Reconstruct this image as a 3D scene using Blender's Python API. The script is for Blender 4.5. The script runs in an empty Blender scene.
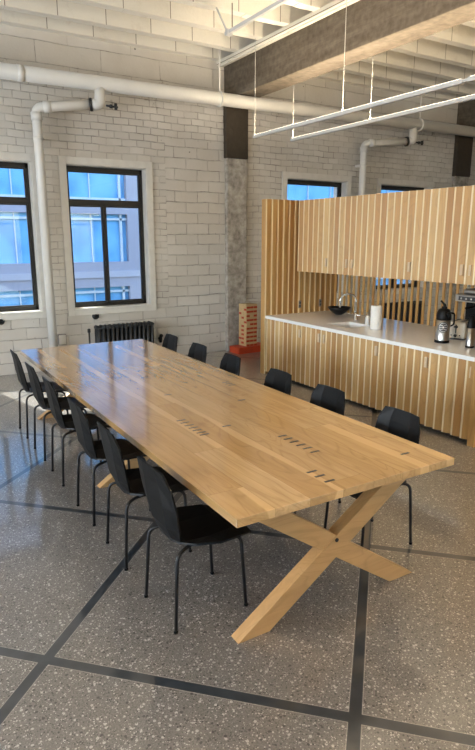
import bpy, bmesh, math, random
from mathutils import Vector, Matrix
random.seed(7)
PI = math.pi
C = bpy.context.scene.collection

# ------------------------------------------------------------------ materials
def newmat(name):
    m = bpy.data.materials.new(name); m.use_nodes = True
    nt = m.node_tree
    return m, nt, nt.nodes['Principled BSDF']
def N(nt, t, **k):
    n = nt.nodes.new(t)
    for a, v in k.items():
        if a in n.inputs.keys(): n.inputs[a].default_value = v
        else: setattr(n, a, v)
    return n
def L(nt, a, b): nt.links.new(a, b)
def ramp(nt, fac, stops):
    r = nt.nodes.new('ShaderNodeValToRGB'); e = r.color_ramp.elements
    e[0].position, e[0].color = stops[0][0], (*stops[0][1], 1)
    e[1].position, e[1].color = stops[-1][0], (*stops[-1][1], 1)
    for p, c in stops[1:-1]:
        x = e.new(p); x.color = (*c, 1)
    L(nt, fac, r.inputs[0]); return r.outputs[0]
def mixc(nt, fac, a, b, mode='MIX'):
    n = nt.nodes.new('ShaderNodeMix'); n.data_type = 'RGBA'; n.blend_type = mode
    for s, v in ((0, fac), (6, a), (7, b)):
        if hasattr(v, 'node'): L(nt, v, n.inputs[s])
        elif s == 0: n.inputs[0].default_value = v
        else: n.inputs[s].default_value = (*v, 1)
    return n.outputs[2]
def math_(nt, op, a, b=None, c=None):
    n = nt.nodes.new('ShaderNodeMath'); n.operation = op
    for i, v in enumerate((a, b, c)):
        if v is None: continue
        if hasattr(v, 'node'): L(nt, v, n.inputs[i])
        else: n.inputs[i].default_value = v
    return n.outputs[0]
def bump(nt, h, bsdf, s=.3, d=.01):
    b = N(nt, 'ShaderNodeBump', Strength=s, Distance=d); L(nt, h, b.inputs['Height']); L(nt, b.outputs[0], bsdf.inputs['Normal'])
def plain(name, col, rough=.5, metal=0, var=.08, scale=20, spec=.5):
    m, nt, p = newmat(name)
    tc = N(nt, 'ShaderNodeTexCoord'); n = N(nt, 'ShaderNodeTexNoise', Scale=scale, Detail=3.0)
    L(nt, tc.outputs['Object'], n.inputs['Vector'])
    lo = tuple(max(0, c*(1-var)) for c in col); hi = tuple(min(1, c*(1+var)) for c in col)
    L(nt, ramp(nt, n.outputs[0], [(.3, lo), (.7, hi)]), p.inputs['Base Color'])
    p.inputs['Roughness'].default_value = rough; p.inputs['Metallic'].default_value = metal
    p.inputs['Specular IOR Level'].default_value = spec
    return m
def xz(nt, z=True):
    g = N(nt, 'ShaderNodeNewGeometry'); s = N(nt, 'ShaderNodeSeparateXYZ'); L(nt, g.outputs['Position'], s.inputs[0])
    return g, s

def brick_mat():
    m, nt, p = newmat('white_painted_brick')
    g, s = xz(nt)
    # wobble so the courses are not ruler straight
    wn = N(nt, 'ShaderNodeTexNoise', Scale=2.2, Detail=3.0); L(nt, g.outputs['Position'], wn.inputs['Vector'])
    wob = math_(nt, 'MULTIPLY_ADD', wn.outputs[0], .05, -.025)
    sx = math_(nt, 'ADD', s.outputs['X'], s.outputs['Y'])
    u = math_(nt, 'ADD', sx, wob); v = math_(nt, 'ADD', s.outputs['Z'], wob)
    cv = N(nt, 'ShaderNodeCombineXYZ'); L(nt, u, cv.inputs[0]); L(nt, v, cv.inputs[1])
    def br(w, h, mort):
        b = N(nt, 'ShaderNodeTexBrick', Scale=1.0); b.offset = .5
        b.inputs['Brick Width'].default_value = w; b.inputs['Row Height'].default_value = h
        b.inputs['Mortar Size'].default_value = mort; b.inputs['Mortar Smooth'].default_value = .3
        b.inputs['Color1'].default_value = (0, 0, 0, 1); b.inputs['Color2'].default_value = (1, 1, 1, 1)
        b.inputs['Mortar'].default_value = (.5, .5, .5, 1)
        L(nt, cv.outputs[0], b.inputs['Vector']); return b
    small = br(.23, .098, .006); big = br(.40, .165, .007); tall = br(.9, .28, .005)
    # bigger blocks below the sills, between the second window and the column, and plaster blocks at the top
    low = math_(nt, 'LESS_THAN', s.outputs['Z'], .87)
    mid = math_(nt, 'MULTIPLY', math_(nt, 'GREATER_THAN', s.outputs['X'], 3.95), math_(nt, 'LESS_THAN', s.outputs['X'], 5.1))
    mid = math_(nt, 'MULTIPLY', mid, math_(nt, 'LESS_THAN', s.outputs['Z'], 3.4))
    lo = math_(nt, 'MAXIMUM', low, mid)
    top = math_(nt, 'GREATER_THAN', s.outputs['Z'], 4.06)
    def sel(i):
        a = mixc(nt, lo, small.outputs[i], big.outputs[i]); return mixc(nt, top, a, tall.outputs[i])
    tint = sel(0); mort = sel(1)
    n1 = N(nt, 'ShaderNodeTexNoise', Scale=5.0, Detail=6.0, Roughness=.7); L(nt, g.outputs['Position'], n1.inputs['Vector'])
    n2 = N(nt, 'ShaderNodeTexNoise', Scale=1.1, Detail=4.0); L(nt, g.outputs['Position'], n2.inputs['Vector'])
    n3 = N(nt, 'ShaderNodeTexNoise', Scale=26.0, Detail=3.0); L(nt, g.outputs['Position'], n3.inputs['Vector'])
    base = ramp(nt, tint, [(0, (.56, .535, .49)), (1, (.645, .62, .575))])
    base = mixc(nt, ramp(nt, n2.outputs[0], [(.4, (0, 0, 0)), (.7, (1, 1, 1))]), base, (.53, .495, .44))
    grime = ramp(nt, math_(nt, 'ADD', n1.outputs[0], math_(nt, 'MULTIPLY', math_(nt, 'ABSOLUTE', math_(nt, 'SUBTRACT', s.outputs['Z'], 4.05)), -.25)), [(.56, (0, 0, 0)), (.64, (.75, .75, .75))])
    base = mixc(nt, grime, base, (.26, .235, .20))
    crack = ramp(nt, n1.outputs[0], [(.42, (.12, .12, .12)), (.68, (1, 1, 1))])
    base = mixc(nt, mixc(nt, 1.0, mort, crack, 'MULTIPLY'), base, (.19, .165, .14))
    spot = N(nt, 'ShaderNodeTexVoronoi', Scale=3.2); L(nt, g.outputs['Position'], spot.inputs['Vector'])
    sp = ramp(nt, spot.outputs['Distance'], [(.03, (1, 1, 1)), (.055, (0, 0, 0))])
    base = mixc(nt, mixc(nt, 1.0, sp, ramp(nt, n3.outputs[0], [(.45, (0, 0, 0)), (.55, (1, 1, 1))]), 'MULTIPLY'), base, (.05, .04, .035))
    L(nt, base, p.inputs['Base Color']); p.inputs['Roughness'].default_value = .62
    h = math_(nt, 'SUBTRACT', math_(nt, 'MULTIPLY', n1.outputs[0], .6), math_(nt, 'MULTIPLY', mort, 1.0))
    h = math_(nt, 'ADD', h, math_(nt, 'MULTIPLY', n3.outputs[0], .25))
    bump(nt, h, p, .8, .012)
    return m

def ceiling_mat():
    m, nt, p = newmat('cream_painted_clay_tile')
    g, s = xz(nt)
    cv = N(nt, 'ShaderNodeCombineXYZ'); L(nt, s.outputs['X'], cv.inputs[0]); L(nt, math_(nt, 'SUBTRACT', s.outputs['Z'], 4.55), cv.inputs[1])
    b = N(nt, 'ShaderNodeTexBrick', Scale=1.0); b.offset = .37
    for k, v in (('Brick Width', .62), ('Row Height', .37), ('Mortar Size', .006), ('Mortar Smooth', .2)): b.inputs[k].default_value = v
    b.inputs['Color1'].default_value = (.74, .70, .615, 1); b.inputs['Color2'].default_value = (.80, .765, .68, 1); b.inputs['Mortar'].default_value = (.25, .21, .16, 1)
    L(nt, cv.outputs[0], b.inputs['Vector'])
    n = N(nt, 'ShaderNodeTexNoise', Scale=4.0, Detail=6.0, Roughness=.7); L(nt, g.outputs['Position'], n.inputs['Vector'])
    sn = N(nt, 'ShaderNodeSeparateXYZ'); L(nt, g.outputs['True Normal'], sn.inputs[0])
    flat = math_(nt, 'GREATER_THAN', math_(nt, 'ABSOLUTE', sn.outputs['Z']), .5)
    bc = mixc(nt, flat, b.outputs[0], (.82, .79, .72))
    col = mixc(nt, ramp(nt, n.outputs[0], [(.55, (0, 0, 0)), (.75, (.55, .55, .55))]), bc, (.56, .50, .41))
    L(nt, col, p.inputs['Base Color']); p.inputs['Roughness'].default_value = .7
    bump(nt, n.outputs[0], p, .5, .02)
    return m

def concrete(name, c0, c1, c2, scale=1.0, rough=.75, streak=True):
    m, nt, p = newmat(name)
    g = N(nt, 'ShaderNodeNewGeometry'); mp = N(nt, 'ShaderNodeMapping'); L(nt, g.outputs['Position'], mp.inputs[0])
    mp.inputs['Scale'].default_value = (3, .6, 6) if streak else (4, 4, 4)
    n = N(nt, 'ShaderNodeTexNoise', Scale=scale, Detail=8.0, Roughness=.7); L(nt, mp.outputs[0], n.inputs['Vector'])
    n2 = N(nt, 'ShaderNodeTexNoise', Scale=14.0, Detail=5.0); L(nt, g.outputs['Position'], n2.inputs['Vector'])
    col = ramp(nt, n.outputs[0], [(.3, c0), (.5, c1), (.72, c2)])
    col = mixc(nt, .35, col, ramp(nt, n2.outputs[0], [(.3, c0), (.7, c2)]))
    L(nt, col, p.inputs['Base Color']); p.inputs['Roughness'].default_value = rough
    bump(nt, n2.outputs[0], p, .5, .012)
    return m

def floor_mat():
    m, nt, p = newmat('polished_terrazzo')
    g, s = xz(nt)
    def chips(scale, lo, off):
        mp = N(nt, 'ShaderNodeMapping'); mp.inputs['Location'].default_value = (off, off, 0); L(nt, g.outputs['Position'], mp.inputs[0])
        v = N(nt, 'ShaderNodeTexVoronoi', Scale=scale); L(nt, mp.outputs[0], v.inputs['Vector'])
        sc = N(nt, 'ShaderNodeSeparateColor'); L(nt, v.outputs['Color'], sc.inputs[0])
        sz = math_(nt, 'MULTIPLY_ADD', sc.outputs[2], .28, .16)
        inside = math_(nt, 'LESS_THAN', v.outputs['Distance'], sz)
        return inside, sc
    n = N(nt, 'ShaderNodeTexNoise', Scale=1.3, Detail=5.0); L(nt, g.outputs['Position'], n.inputs['Vector'])
    n2 = N(nt, 'ShaderNodeTexNoise', Scale=120.0, Detail=3.0); L(nt, g.outputs['Position'], n2.inputs['Vector'])
    base = ramp(nt, n.outputs[0], [(.3, (.128, .115, .104)), (.7, (.165, .150, .136))])
    base = mixc(nt, .6, base, ramp(nt, n2.outputs[0], [(.3, (.075, .067, .060)), (.7, (.235, .215, .195))]))
    for scale, off, t in ((62, 0, .60), (100, 3.3, .55), (150, 7.1, .5)):
        ins, sc = chips(scale, t, off)
        white = math_(nt, 'MULTIPLY', ins, math_(nt, 'GREATER_THAN', sc.outputs[0], .76))
        dark = math_(nt, 'MULTIPLY', ins, math_(nt, 'LESS_THAN', sc.outputs[0], .26))
        base = mixc(nt, math_(nt, 'MULTIPLY', white, .75), base, (.50, .475, .44))
        base = mixc(nt, math_(nt, 'MULTIPLY', dark, .85), base, (.04, .035, .032))
    # inlaid dark strips, a diagonal grid of 2 m (measured along the axes) with thin pale edges
    def dist(q, off, per):
        f = math_(nt, 'WRAP', math_(nt, 'SUBTRACT', q, off), per*.5, -per*.5)
        return math_(nt, 'ABSOLUTE', f)
    U = math_(nt, 'ADD', s.outputs['X'], s.outputs['Y']); V = math_(nt, 'SUBTRACT', s.outputs['Y'], s.outputs['X'])
    d = math_(nt, 'MINIMUM', dist(U, 2.926, 2.01), dist(V, .018, 2.01))
    strip = math_(nt, 'LESS_THAN', d, .037); edge = math_(nt, 'LESS_THAN', d, .043)
    base = mixc(nt, math_(nt, 'MULTIPLY', edge, .6), base, (.33, .31, .28))
    n4 = N(nt, 'ShaderNodeTexNoise', Scale=9.0, Detail=6.0); L(nt, g.outputs['Position'], n4.inputs['Vector'])
    base = mixc(nt, strip, base, ramp(nt, n4.outputs[0], [(.35, (.017, .022, .028)), (.7, (.032, .039, .047))]))
    L(nt, base, p.inputs['Base Color'])
    L(nt, ramp(nt, n.outputs[0], [(.3, (.30, .30, .30)), (.7, (.38, .38, .38))]), p.inputs['Roughness'])
    p.inputs['Coat Weight'].default_value = 1; p.inputs['Coat IOR'].default_value = 1.7; p.inputs['Coat Roughness'].default_value = .09
    p.inputs['Specular IOR Level'].default_value = .75
    bump(nt, n.outputs[0], p, .08, .01)
    return m

def wood(name, tones, axis, rough=.45, planks=None, grain=1.0, tint=True, spec=.5):
    """oak: `tint` reads a per-slat face attribute; planks=(length, width, y0, x0) lays staves along Y"""
    m, nt, p = newmat(name)
    tc = N(nt, 'ShaderNodeTexCoord')
    mp = N(nt, 'ShaderNodeMapping'); L(nt, tc.outputs['Object'], mp.inputs[0])
    sc = [22, 22, 22]; sc[axis] = 1.3; mp.inputs['Scale'].default_value = sc
    rnd = None
    at = N(nt, 'ShaderNodeAttribute'); at.attribute_name = 'tint'
    rnd = at.outputs['Fac']
    ad = N(nt, 'ShaderNodeVectorMath'); ad.operation = 'ADD'
    cb = N(nt, 'ShaderNodeCombineXYZ')
    pl = None
    if planks:
        ln, wd, x0 = planks
        s = N(nt, 'ShaderNodeSeparateXYZ'); L(nt, tc.outputs['Object'], s.inputs[0])
        row = math_(nt, 'FLOOR', math_(nt, 'DIVIDE', math_(nt, 'SUBTRACT', s.outputs['X'], x0), wd))
        wr = N(nt, 'ShaderNodeTexWhiteNoise'); wr.noise_dimensions = '1D'; L(nt, row, wr.inputs['W'])
        yy = math_(nt, 'ADD', math_(nt, 'DIVIDE', s.outputs['Y'], ln), math_(nt, 'MULTIPLY', wr.outputs[0], 5.0))
        cell = math_(nt, 'FLOOR', yy)
        w2 = N(nt, 'ShaderNodeTexWhiteNoise'); w2.noise_dimensions = '2D'
        c2 = N(nt, 'ShaderNodeCombineXYZ'); L(nt, row, c2.inputs[0]); L(nt, cell, c2.inputs[1]); L(nt, c2.outputs[0], w2.inputs['Vector'])
        rnd = w2.outputs[0]
        fx = math_(nt, 'FRACT', math_(nt, 'DIVIDE', math_(nt, 'SUBTRACT', s.outputs['X'], x0), wd))
        fy = math_(nt, 'FRACT', yy)
        jx = math_(nt, 'GREATER_THAN', math_(nt, 'ABSOLUTE', math_(nt, 'SUBTRACT', fx, .5)), .5-.0016/wd)
        jy = math_(nt, 'GREATER_THAN', math_(nt, 'ABSOLUTE', math_(nt, 'SUBTRACT', fy, .5)), .5-.0014/ln)
        pl = (math_(nt, 'MAXIMUM', jx, jy), fx)
    L(nt, math_(nt, 'MULTIPLY', rnd, 37.0), cb.inputs[0]); L(nt, math_(nt, 'MULTIPLY', rnd, 11.0), cb.inputs[1]); L(nt, math_(nt, 'MULTIPLY', rnd, 23.0), cb.inputs[2])
    L(nt, mp.outputs[0], ad.inputs[0]); L(nt, cb.outputs[0], ad.inputs[1])
    n = N(nt, 'ShaderNodeTexNoise', Scale=1.0, Detail=6.0, Roughness=.65, Distortion=.6); L(nt, ad.outputs[0], n.inputs['Vector'])
    m2 = N(nt, 'ShaderNodeMapping'); s2 = [3.2, 3.2, 3.2]; s2[axis] = .55; m2.inputs['Scale'].default_value = s2
    L(nt, tc.outputs['Object'], m2.inputs[0]); a2 = N(nt, 'ShaderNodeVectorMath'); a2.operation = 'ADD'; L(nt, m2.outputs[0], a2.inputs[0]); L(nt, cb.outputs[0], a2.inputs[1])
    nb = N(nt, 'ShaderNodeTexNoise', Scale=1.0, Detail=2.0, Distortion=1.2); L(nt, a2.outputs[0], nb.inputs['Vector'])
    rings = math_(nt, 'FRACT', math_(nt, 'MULTIPLY', nb.outputs[0], 14.0))
    rings = math_(nt, 'ABSOLUTE', math_(nt, 'SUBTRACT', rings, .5))
    t0, t1, t2 = tones
    base = ramp(nt, rnd, [(0, t0), (.5, t1), (1, t2)])
    dk = tuple(c*.62 for c in t0)
    base = mixc(nt, math_(nt, 'MULTIPLY', ramp(nt, n.outputs[0], [(.35, (1, 1, 1)), (.65, (0, 0, 0))]), .34*grain), base, dk)
    base = mixc(nt, math_(nt, 'MULTIPLY', ramp(nt, rings, [(.0, (1, 1, 1)), (.16, (0, 0, 0))]), .30*grain), base, dk)
    if pl:
        kn = N(nt, 'ShaderNodeTexVoronoi', Scale=1.0); m3 = N(nt, 'ShaderNodeMapping'); m3.inputs['Scale'].default_value = (6, 2.6, 1); L(nt, tc.outputs['Object'], m3.inputs[0]); L(nt, m3.outputs[0], kn.inputs['Vector'])
        ks = N(nt, 'ShaderNodeSeparateColor'); L(nt, kn.outputs['Color'], ks.inputs[0])
        nk = N(nt, 'ShaderNodeTexNoise', Scale=30.0, Detail=4.0); L(nt, tc.outputs['Object'], nk.inputs['Vector'])
        kk = math_(nt, 'MULTIPLY', ramp(nt, math_(nt, 'ADD', kn.outputs['Distance'], math_(nt, 'MULTIPLY', nk.outputs[0], .12)), [(.10, (1, 1, 1)), (.24, (0, 0, 0))]), math_(nt, 'GREATER_THAN', ks.outputs[0], .72))
        base = mixc(nt, math_(nt, 'MULTIPLY', kk, .45), base, tuple(c*.35 for c in t0))
        base = mixc(nt, math_(nt, 'MULTIPLY', pl[0], .45), base, tuple(c*.45 for c in t0))
        # pale sapwood along one edge of some staves
        sap = math_(nt, 'MULTIPLY', ramp(nt, math_(nt, 'ADD', pl[1], math_(nt, 'MULTIPLY', nb.outputs[0], .5)), [(.95, (0, 0, 0)), (1.1, (1, 1, 1))]), math_(nt, 'GREATER_THAN', math_(nt, 'FRACT', math_(nt, 'MULTIPLY', rnd, 7.3)), .5))
        base = mixc(nt, math_(nt, 'MULTIPLY', sap, .7), base, tuple(min(1, c*1.18) for c in t2))
    L(nt, base, p.inputs['Base Color']); p.inputs['Roughness'].default_value = rough
    p.inputs['Specular IOR Level'].default_value = spec
    if planks: p.inputs['Coat Weight'].default_value = .8; p.inputs['Coat Roughness'].default_value = .11
    bump(nt, n.outputs[0], p, .06, .004)
    return m

def glass_mat():
    m = bpy.data.materials.new('window_glass'); m.use_nodes = True; nt = m.node_tree; nt.nodes.clear()
    o = nt.nodes.new('ShaderNodeOutputMaterial'); mx = nt.nodes.new('ShaderNodeMixShader')
    t = nt.nodes.new('ShaderNodeBsdfTransparent'); g = nt.nodes.new('ShaderNodeBsdfGlossy')
    t.inputs[0].default_value = (.93, .96, .97, 1); g.inputs['Roughness'].default_value = .02
    f = nt.nodes.new('ShaderNodeFresnel'); f.inputs[0].default_value = 1.35
    L(nt, f.outputs[0], mx.inputs[0]); L(nt, t.outputs[0], mx.inputs[1]); L(nt, g.outputs[0], mx.inputs[2]); L(nt, mx.outputs[0], o.inputs[0])
    return m
def facade_glass():
    m, nt, p = newmat('blue_facade_glass')
    g = N(nt, 'ShaderNodeNewGeometry'); n = N(nt, 'ShaderNodeTexNoise', Scale=.9, Detail=2.0); L(nt, g.outputs['Position'], n.inputs['Vector'])
    L(nt, ramp(nt, n.outputs[0], [(.35, FG0), (.5, FG1), (.7, FG2)]), p.inputs['Base Color'])
    p.inputs['Roughness'].default_value = .6; p.inputs['Specular IOR Level'].default_value = .2; return m
def emis(name, col, s):
    m, nt, p = newmat(name); p.inputs['Base Color'].default_value = (*col, 1)
    p.inputs['Emission Color'].default_value = (*col, 1); p.inputs['Emission Strength'].default_value = s; return m

FG0, FG1, FG2 = (.09, .27, .50), (.13, .36, .62), (.17, .42, .68)
M = dict(
    brick=brick_mat(), ceil=ceiling_mat(), floor=floor_mat(), glass=glass_mat(), fglass=facade_glass(),
    beam=concrete('board_marked_concrete', (.045, .033, .022), (.10, .078, .054), (.20, .165, .125)),
    coldark=concrete('dark_brown_paint', (.030, .021, .012), (.042, .030, .018), (.056, .042, .026), 1, .6, False),
    colrough=concrete('stripped_concrete', (.13, .115, .095), (.34, .31, .27), (.60, .57, .52), 1.6, .85, False),
    white=plain('white_paint', (.66, .645, .61), .45, 0, .05, 6),
    pipew=plain('white_pipe_paint', (.70, .685, .645), .38, 0, .05, 3),
    trim=plain('window_trim_paint', (.64, .62, .575), .45, 0, .05, 8),
    bronze=plain('bronze_window_frame', (.011, .009, .007), .42, 0, .15, 30),
    black=plain('black_plastic', (.0030, .0032, .0037), .45, 0, .15, 40, .2),
    blackm=plain('black_steel', (.007, .007, .008), .42, 0, .15, 60, .35),
    iron=plain('black_cast_iron', (.016, .017, .019), .5, 0, .25, 40),
    table=wood('oak_tabletop', ((.47, .265, .10), (.53, .32, .132), (.60, .385, .18)), 1, .2, (3.1, .1993, 0), 1.25, spec=.7),
    tleg=wood('oak_leg', ((.43, .235, .09), (.48, .28, .115), (.53, .32, .14)), 0, .45),
    slat=wood('oak_slat', ((.44, .225, .068), (.54, .315, .108), (.64, .42, .175)), 2, .5, None, .8),
    inlay=plain('walnut_inlay', (.014, .009, .006), .5, 0, .2, 60),
    edge=wood('pale_slat_edge', ((.78, .62, .38), (.82, .68, .43), (.85, .73, .50)), 2, .5, None, .4),
    pull=plain('pale_maple', (.60, .46, .30), .5, 0, .08, 20),
    toe=plain('black_laminate', (.012, .012, .013), .6),
    quartz=plain('white_quartz', (.84, .835, .82), .1, 0, .02, 30),
    chrome=plain('chrome', (.75, .76, .78), .12, 1, .03),
    steel=plain('brushed_steel', (.50, .49, .47), .28, 1, .06, 30),
    paper=plain('paper_towel', (.78, .76, .72), .9, 0, .03, 40),
    soap=plain('white_plastic', (.70, .69, .66), .35, 0, .03),
    cream=plain('cream_enamel', (.64, .60, .52), .3, 0, .03),
    dark=plain('dark_grey_plastic', (.05, .05, .052), .4),
    red=plain('orange_red_paint', (.47, .05, .012), .5, 0, .12, 8),
    pine=wood('pine_block', ((.56, .36, .16), (.62, .42, .21), (.68, .50, .28)), 0, .6, None, .7),
    lav=plain('pale_precast', (.30, .30, .36), .8, 0, .05, .6),
    lav2=plain('pale_precast_light', (.37, .37, .43), .8, 0, .05, .6),
    mull=plain('white_mullion', (.42, .50, .58), .5),
    grey=plain('grey_plate', (.22, .20, .18), .5),
    wire=plain('hanger_wire', (.62, .60, .55), .5),
    lampw=plain('lamp_housing', (.60, .60, .59), .4, 0, .03, 5),
    diff=emis('uplight_diffuser', (1, .86, .66), 4.0),
)

# ------------------------------------------------------------------ mesh builder
class MB:
    def __init__(s): s.bm = bmesh.new(); s.t = s.bm.faces.layers.float.new('tint'); s.tint = .5; s.mi = 0
    def _f(s, vs):
        try: f = s.bm.faces.new(vs)
        except ValueError: return None
        f[s.t] = s.tint; f.material_index = s.mi; return f
    def box(s, x0, x1, y0, y1, z0, z1, bev=0, mat=None):
        ps = [(x0, y0, z0), (x1, y0, z0), (x1, y1, z0), (x0, y1, z0), (x0, y0, z1), (x1, y0, z1), (x1, y1, z1), (x0, y1, z1)]
        if mat is not None: ps = [mat @ Vector(p) for p in ps]
        v = [s.bm.verts.new(p) for p in ps]
        fs = [s._f([v[i] for i in q]) for q in ((3, 2, 1, 0), (4, 5, 6, 7), (0, 1, 5, 4), (1, 2, 6, 5), (2, 3, 7, 6), (3, 0, 4, 7))]
        if bev:
            es = list({e for f in fs for e in f.edges})
            r = bmesh.ops.bevel(s.bm, geom=es, offset=bev, segments=2, affect='EDGES', profile=.6)
            for f in r['faces']: f[s.t] = s.tint; f.material_index = s.mi
        return s
    def prism(s, poly, z0, z1, axis='z', edge=None):
        def P(a, b, c): return (a, b, c) if axis == 'z' else ((a, c, b) if axis == 'y' else (c, a, b))
        lo = [s.bm.verts.new(P(a, b, z0)) for a, b in poly]; hi = [s.bm.verts.new(P(a, b, z1)) for a, b in poly]
        n = len(poly); s._f(lo[::-1]); s._f(hi)
        for i in range(n):
            if i == edge: s.mi = 1
            s._f([lo[i], lo[(i+1) % n], hi[(i+1) % n], hi[i]]); s.mi = 0
        return s
    def tube(s, pts, r, seg=12, caps=True):
        pts = [Vector(p) for p in pts]; rs = r if isinstance(r, (list, tuple)) else [r]*len(pts)
        rings = []; ref = None
        for i, p in enumerate(pts):
            d = (pts[min(i+1, len(pts)-1)] - pts[max(i-1, 0)]).normalized()
            if ref is None: ref = d.orthogonal().normalized()
            a = (ref - d*ref.dot(d)).normalized(); b = d.cross(a); ref = a
            rings.append([s.bm.verts.new(p + (a*math.cos(2*PI*k/seg) + b*math.sin(2*PI*k/seg))*rs[i]) for k in range(seg)])
        for q0, q1 in zip(rings, rings[1:]):
            for k in range(seg):
                f = s._f([q0[k], q0[(k+1) % seg], q1[(k+1) % seg], q1[k]])
                if f: f.smooth = True
        if caps: s._f(rings[0][::-1]); s._f(rings[-1])
        return s
    def lathe(s, prof, c=(0, 0, 0), seg=24, smooth=True):
        rings = []
        for r, z in prof:
            if r < 1e-6: rings.append([s.bm.verts.new((c[0], c[1], c[2]+z))])
            else: rings.append([s.bm.verts.new((c[0]+r*math.cos(2*PI*k/seg), c[1]+r*math.sin(2*PI*k/seg), c[2]+z)) for k in range(seg)])
        for a, b in zip(rings, rings[1:]):
            for k in range(seg):
                k2 = (k+1) % seg
                if len(a) == 1 and len(b) == 1: continue
                vs = [a[0], b[k2], b[k]] if len(a) == 1 else ([a[k], a[k2], b[0]] if len(b) == 1 else [a[k], a[k2], b[k2], b[k]])
                f = s._f(vs)
                if f: f.smooth = smooth
        return s
    def grid(s, rows, thick):
        vs = [[s.bm.verts.new(p) for p in r] for r in rows]; fs = []
        for a, b in zip(vs, vs[1:]):
            for i in range(len(a)-1): fs.append(s._f([a[i], a[i+1], b[i+1], b[i]]))
        bmesh.ops.recalc_face_normals(s.bm, faces=fs)
        bmesh.ops.solidify(s.bm, geom=fs, thickness=thick)
        return s
    def build(s, name, mats, parent=None):
        bmesh.ops.recalc_face_normals(s.bm, faces=s.bm.faces)
        me = bpy.data.meshes.new(name); s.bm.to_mesh(me); s.bm.free()
        for m in (mats if isinstance(mats, (list, tuple)) else [mats]): me.materials.append(m)
        o = bpy.data.objects.new(name, me); C.objects.link(o)
        if parent: o.parent = parent
        return o
def bend(pts, r=.04, n=5):
    """round the corners of a polyline"""
    pts = [Vector(p) for p in pts]; out = [pts[0]]
    for a, b, c in zip(pts, pts[1:], pts[2:]):
        q = min(r, (a-b).length*.49, (c-b).length*.49); p0 = b+(a-b).normalized()*q; p1 = b+(c-b).normalized()*q
        for i in range(n+1):
            t = i/n; out.append(p0*(1-t)**2 + b*2*t*(1-t) + p1*t*t)
    out.append(pts[-1]); return out
def tag(o, label=None, cat=None, group=None, kind=None):
    if label: o['label'] = label
    if cat: o['category'] = cat
    if group: o['group'] = group
    if kind: o['kind'] = kind
    return o
def thing(name, label, cat, loc=(0, 0, 0), rz=0, group=None):
    o = bpy.data.objects.new(name, None); C.objects.link(o); o.location = loc; o.rotation_euler = (0, 0, rz); o.empty_display_size = .1
    return tag(o, label, cat, group)
def struct(o): o['kind'] = 'structure'; return o
def copy_tree(o, parent=None):
    c = o.copy(); C.objects.link(c); c.parent = parent
    for ch in list(o.children): copy_tree(ch, c)
    return c

# ------------------------------------------------------------------ room shell
XL, XR, YF, YB, ZC = -4.5, 14.0, -6.0, 8.7, 4.92
T = .36
tag(struct(MB().box(XL-T, XR+T, YF-T, YB+T, -.2, 0).build('floor', M['floor'])), 'polished speckled terrazzo floor with a diagonal grid of dark strips', 'floor')

WZ0, WZ1 = .88, 2.94
BW = [(.72, 1.935), (2.41, 3.62), (6.25, 7.62), (8.48, 9.85), (11.4, 12.7)]
def wall_with_holes(name, a0, a1, holes, z0, z1, fixed, along, label):
    """fixed=(lo,hi) thickness range on the other axis"""
    m = MB()
    def bx(p0, p1, q0, q1):
        if along == 'x': m.box(p0, p1, fixed[0], fixed[1], q0, q1)
        else: m.box(fixed[0], fixed[1], p0, p1, q0, q1)
    cur = a0
    for h0, h1 in holes:
        bx(cur, h0, z0, z1); bx(h0, h1, z0, WZ0); bx(h0, h1, WZ1, z1); cur = h1
    bx(cur, a1, z0, z1)
    return tag(struct(m.build(name, M['brick'])), label, 'wall')
wall_with_holes('wall_back', XL-T, XR+T, BW, 0, ZC, (YB, YB+T), 'x', 'white painted brick wall with the tall dark framed windows')
LW = [(-4.6, -3.0), (-1.6, 0), (1.4, 3.0), (4.4, 6.0)]
FW = [(-3.2, -1.6), (0, 1.6), (3.2, 4.8), (6.4, 8.0), (9.6, 11.2)]
wall_with_holes('wall_left', YF, YB, LW, 0, ZC, (XL-T, XL), 'y', 'white painted brick wall on the left of the room')
wall_with_holes('wall_front', XL-T, XR+T, FW, 0, ZC, (YF-T, YF), 'x', 'white painted brick wall behind the viewer')
tag(struct(MB().box(XR, XR+T, YF, YB, 0, ZC).build('wall_right', M['brick'])), 'white painted brick wall on the far right', 'wall')

c = MB(); c.box(XL-T, XR+T, YF-T, YB+T, ZC, ZC+.2)
ys = [8.635]; y = 8.10
while y > YF: ys.append(y); y -= .625
for y in ys:
    w = .065
    random.seed(int(y*100))
    x = XL
    while x < XR:
        x2 = min(XR, x+random.uniform(.5, .8)); d = random.uniform(-.002, .002)
        c.box(x, x2, y-w+d, min(YB, y+w+d), 4.6+random.uniform(-.006, .006), ZC); x = x2
tag(struct(c.build('ceiling', M['ceil'])), 'cream painted ribbed ceiling of clay tile and joists', 'ceiling')

def beam(x0, x1, ledge):
    b = MB(); b.box(x0, x1, YF, YB, 4.05, 4.6, .012)
    tag(struct(b.build('ceiling_beam', M['beam'])), 'raw concrete ceiling beam' + (' above the hanging line lights' if x0 < 8 else ' at the right edge'), 'beam')
    cl = MB(); cl.box(x0-.015, x1+.015, YB-.10, YB, 3.18, 4.05, .01)
    o = thing('column', 'concrete wall column ' + ('beside the stacking block tower' if x0 < 8 else 'rising behind the right end of the wooden cabinets') + ', dark brown above bare rough', 'column', (x0, YB, 0)); struct(o)
    cl2 = MB(); cl2.box(x0, x1, YB-.09, YB, 0, 3.18, .015)
    for q, nm, mt in ((cl, 'painted_top', 'coldark'), (cl2, 'bare_shaft', 'colrough')):
        ob = q.build(nm, M[mt]); ob.parent = o; ob.matrix_parent_inverse = Matrix.Translation((-x0, -YB, 0))
beam(5.0, 5.38, True); beam(10.52, 10.95, True)
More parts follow.
